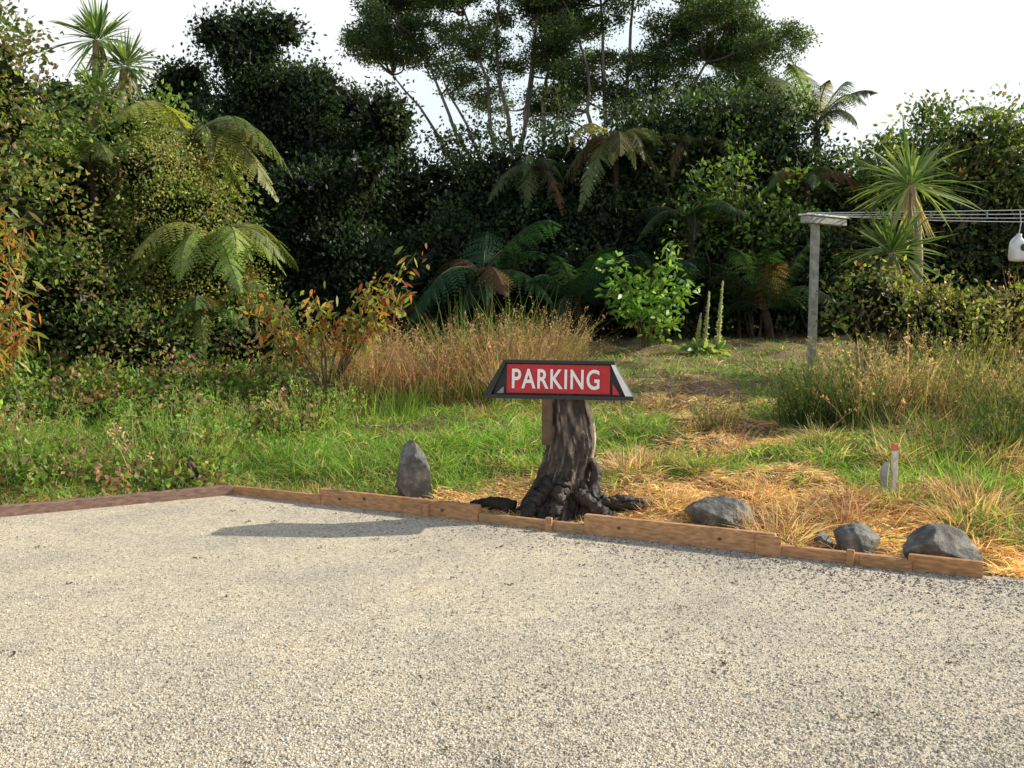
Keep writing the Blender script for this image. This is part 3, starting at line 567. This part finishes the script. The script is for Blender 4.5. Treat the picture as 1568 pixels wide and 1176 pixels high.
# ---------------------------------------------------------------- clothesline
cl=bpy.data.objects.new('clothesline',None);sc.collection.objects.link(cl)
A=Acc()
g=float(H(3.92,13));box(A,(3.92,13,(g-.3+2.5)/2),(.085,.085,2.5-g+.3),[.40,.41,.37],rz=.3);A.build('post',[DWOOD],parent=cl)
A=Acc();box(A,(3.92+.12,13.02,2.54),(.95,.12,.09),[.35,.36,.33],rz=.75)
box(A,(3.92+.12,13.02,2.60),(1.0,.16,.02),[.85,.85,.82],rz=.75);A.build('crossbar',[DWOOD],parent=cl)  # pale cap paints the bar's sunlit top over a darker underside
A=Acc();box(A,(10.5,11.8,1.5),(.1,.1,2.2),[.28,.28,.25]);box(A,(10.5,11.8,2.6),(.95,.12,.09),[.42,.42,.39],rz=.95);A.build('far_post',[DWOOD],parent=cl)
A=Acc()
for j,q in enumerate((-.42,-.15,.15,.42)):
    a=np.array([4.04+math.cos(.75)*q,13.02+math.sin(.75)*q,2.62]);bq=np.array([10.5+math.cos(.95)*q,11.8+math.sin(.95)*q,2.66])
    tube(A,curve(a,bq,[0,0,-.02-.035*j],20),.005,[.85,.85,.85],5,0)
A.build('lines',[PAINT],parent=cl)
A=Acc()
for x in(4.7,4.78,5.25,5.9):
    y=13.-(x-4.04)/6.46*1.2;box(A,(x,y-.15,2.58),(.015,.02,.08),[.2,.3,.6] if x>5 else [.8,.75,.6],b=.002)
A.build('clothes_pegs',[PAINT],parent=cl)
A=Acc();c0=np.array([6.28,12.45,2.0]);zz=np.array([0,.01,.05,.14,.2,.25,.285,.30,.34,.345]);wx=np.array([.02,.095,.105,.105,.1,.075,.04,.03,.03,.005])
th=np.linspace(0,2*np.pi,24,endpoint=False);sq=(np.abs(np.cos(th))**4+np.abs(np.sin(th))**4)**-.25
v=np.stack([c0[0]+wx[:,None]*np.cos(th)*sq,c0[1]+wx[:,None]*.75*np.sin(th)*sq,c0[2]+zz[:,None]+0*th],-1)
i=np.arange(9)[:,None]*24;k=np.arange(24)[None];k2=(k+1)%24
A.add(v,np.stack([i+k,i+k2,i+24+k2,i+24+k],-1),[.85,.85,.83])
t=np.linspace(0,1,12);tube(A,np.stack([c0[0]-.04-.07*np.sin(t*np.pi),c0[1]-.02+0*t,c0[2]+.12+.19*t],-1),.014,[.85,.85,.83],8,0)
tube(A,[(c0[0],c0[1],c0[2]+.34),(c0[0]+.02,c0[1],c0[2]+.48),(c0[0],c0[1],c0[2]+.62)],.006,[.6,.6,.6],6,0)
a=np.linspace(0,2*np.pi,13)[:-1];hv=np.stack([c0[0]+.02+.035*np.cos(a),c0[1]*np.ones(12)-.083,c0[2]+.17+.045*np.sin(a)],-1)
A.add(np.concatenate([hv,[[c0[0]+.02,c0[1]-.083,c0[2]+.17]]]),[[j,(j+1)%12,(j+2)%12,12] for j in range(0,12,2)],[.03,.03,.03])
A.build('plastic_jug',[PAINT],smooth=True)
# ---------------------------------------------------------------- light
EL,AZ=math.radians(29),math.radians(74)
w=bpy.data.worlds.new('World');sc.world=w;w.use_nodes=True;nt=w.node_tree;bg=nt.nodes['Background']
sk=nt.nodes.new('ShaderNodeTexSky');sk.sky_type='NISHITA';sk.sun_disc=False;sk.sun_elevation=EL;sk.sun_rotation=AZ;sk.dust_density=2.;sk.air_density=1.0;sk.ozone_density=1
tc=N(nt,'ShaderNodeTexCoord');sx=N(nt,'ShaderNodeSeparateXYZ');nt.links.new(tc.outputs['Generated'],sx.inputs[0])
mr=N(nt,'ShaderNodeMapRange',interpolation_type='SMOOTHSTEP');mr.inputs[1].default_value=.32;mr.inputs[2].default_value=.60;mr.inputs[3].default_value=.97;mr.inputs[4].default_value=.0
nt.links.new(sx.outputs['Z'],mr.inputs[0])
cn=N(nt,'ShaderNodeTexNoise');cn.inputs['Scale'].default_value=2.2;cn.inputs['Detail'].default_value=5;nt.links.new(tc.outputs['Generated'],cn.inputs[0])
cr=N(nt,'ShaderNodeMix',data_type='RGBA');cm=N(nt,'ShaderNodeMapRange');cm.inputs[1].default_value=.38;cm.inputs[2].default_value=.58;nt.links.new(cn.outputs[0],cm.inputs[0])
nt.links.new(cm.outputs[0],cr.inputs[0]);cr.inputs[6].default_value=(6.0,6.7,7.1,1);cr.inputs[7].default_value=(7.2,7.2,7.15,1)
hm=N(nt,'ShaderNodeMix',data_type='RGBA');nt.links.new(mr.outputs[0],hm.inputs[0]);nt.links.new(sk.outputs[0],hm.inputs[6]);nt.links.new(cr.outputs[2],hm.inputs[7])
nt.links.new(hm.outputs[2],bg.inputs[0]);bg.inputs[1].default_value=.15
sl=bpy.data.lights.new('sun','SUN');sl.energy=5;sl.angle=math.radians(.5);sl.color=(1,.92,.78)
so=bpy.data.objects.new('sun',sl);sc.collection.objects.link(so)
so.rotation_euler=Vector((math.sin(AZ)*math.cos(EL),math.cos(AZ)*math.cos(EL),math.sin(EL))).to_track_quat('Z','Y').to_euler()
cam=bpy.data.cameras.new('camera');cam.lens=35;cam.sensor_width=36;cam.clip_end=2000
co=bpy.data.objects.new('camera',cam);sc.collection.objects.link(co);co.location=(0,0,1.6);co.rotation_euler=(math.radians(90-5.17),0,0);sc.camera=co
sc.view_settings.view_transform='Standard';sc.view_settings.look='None';sc.view_settings.exposure=0
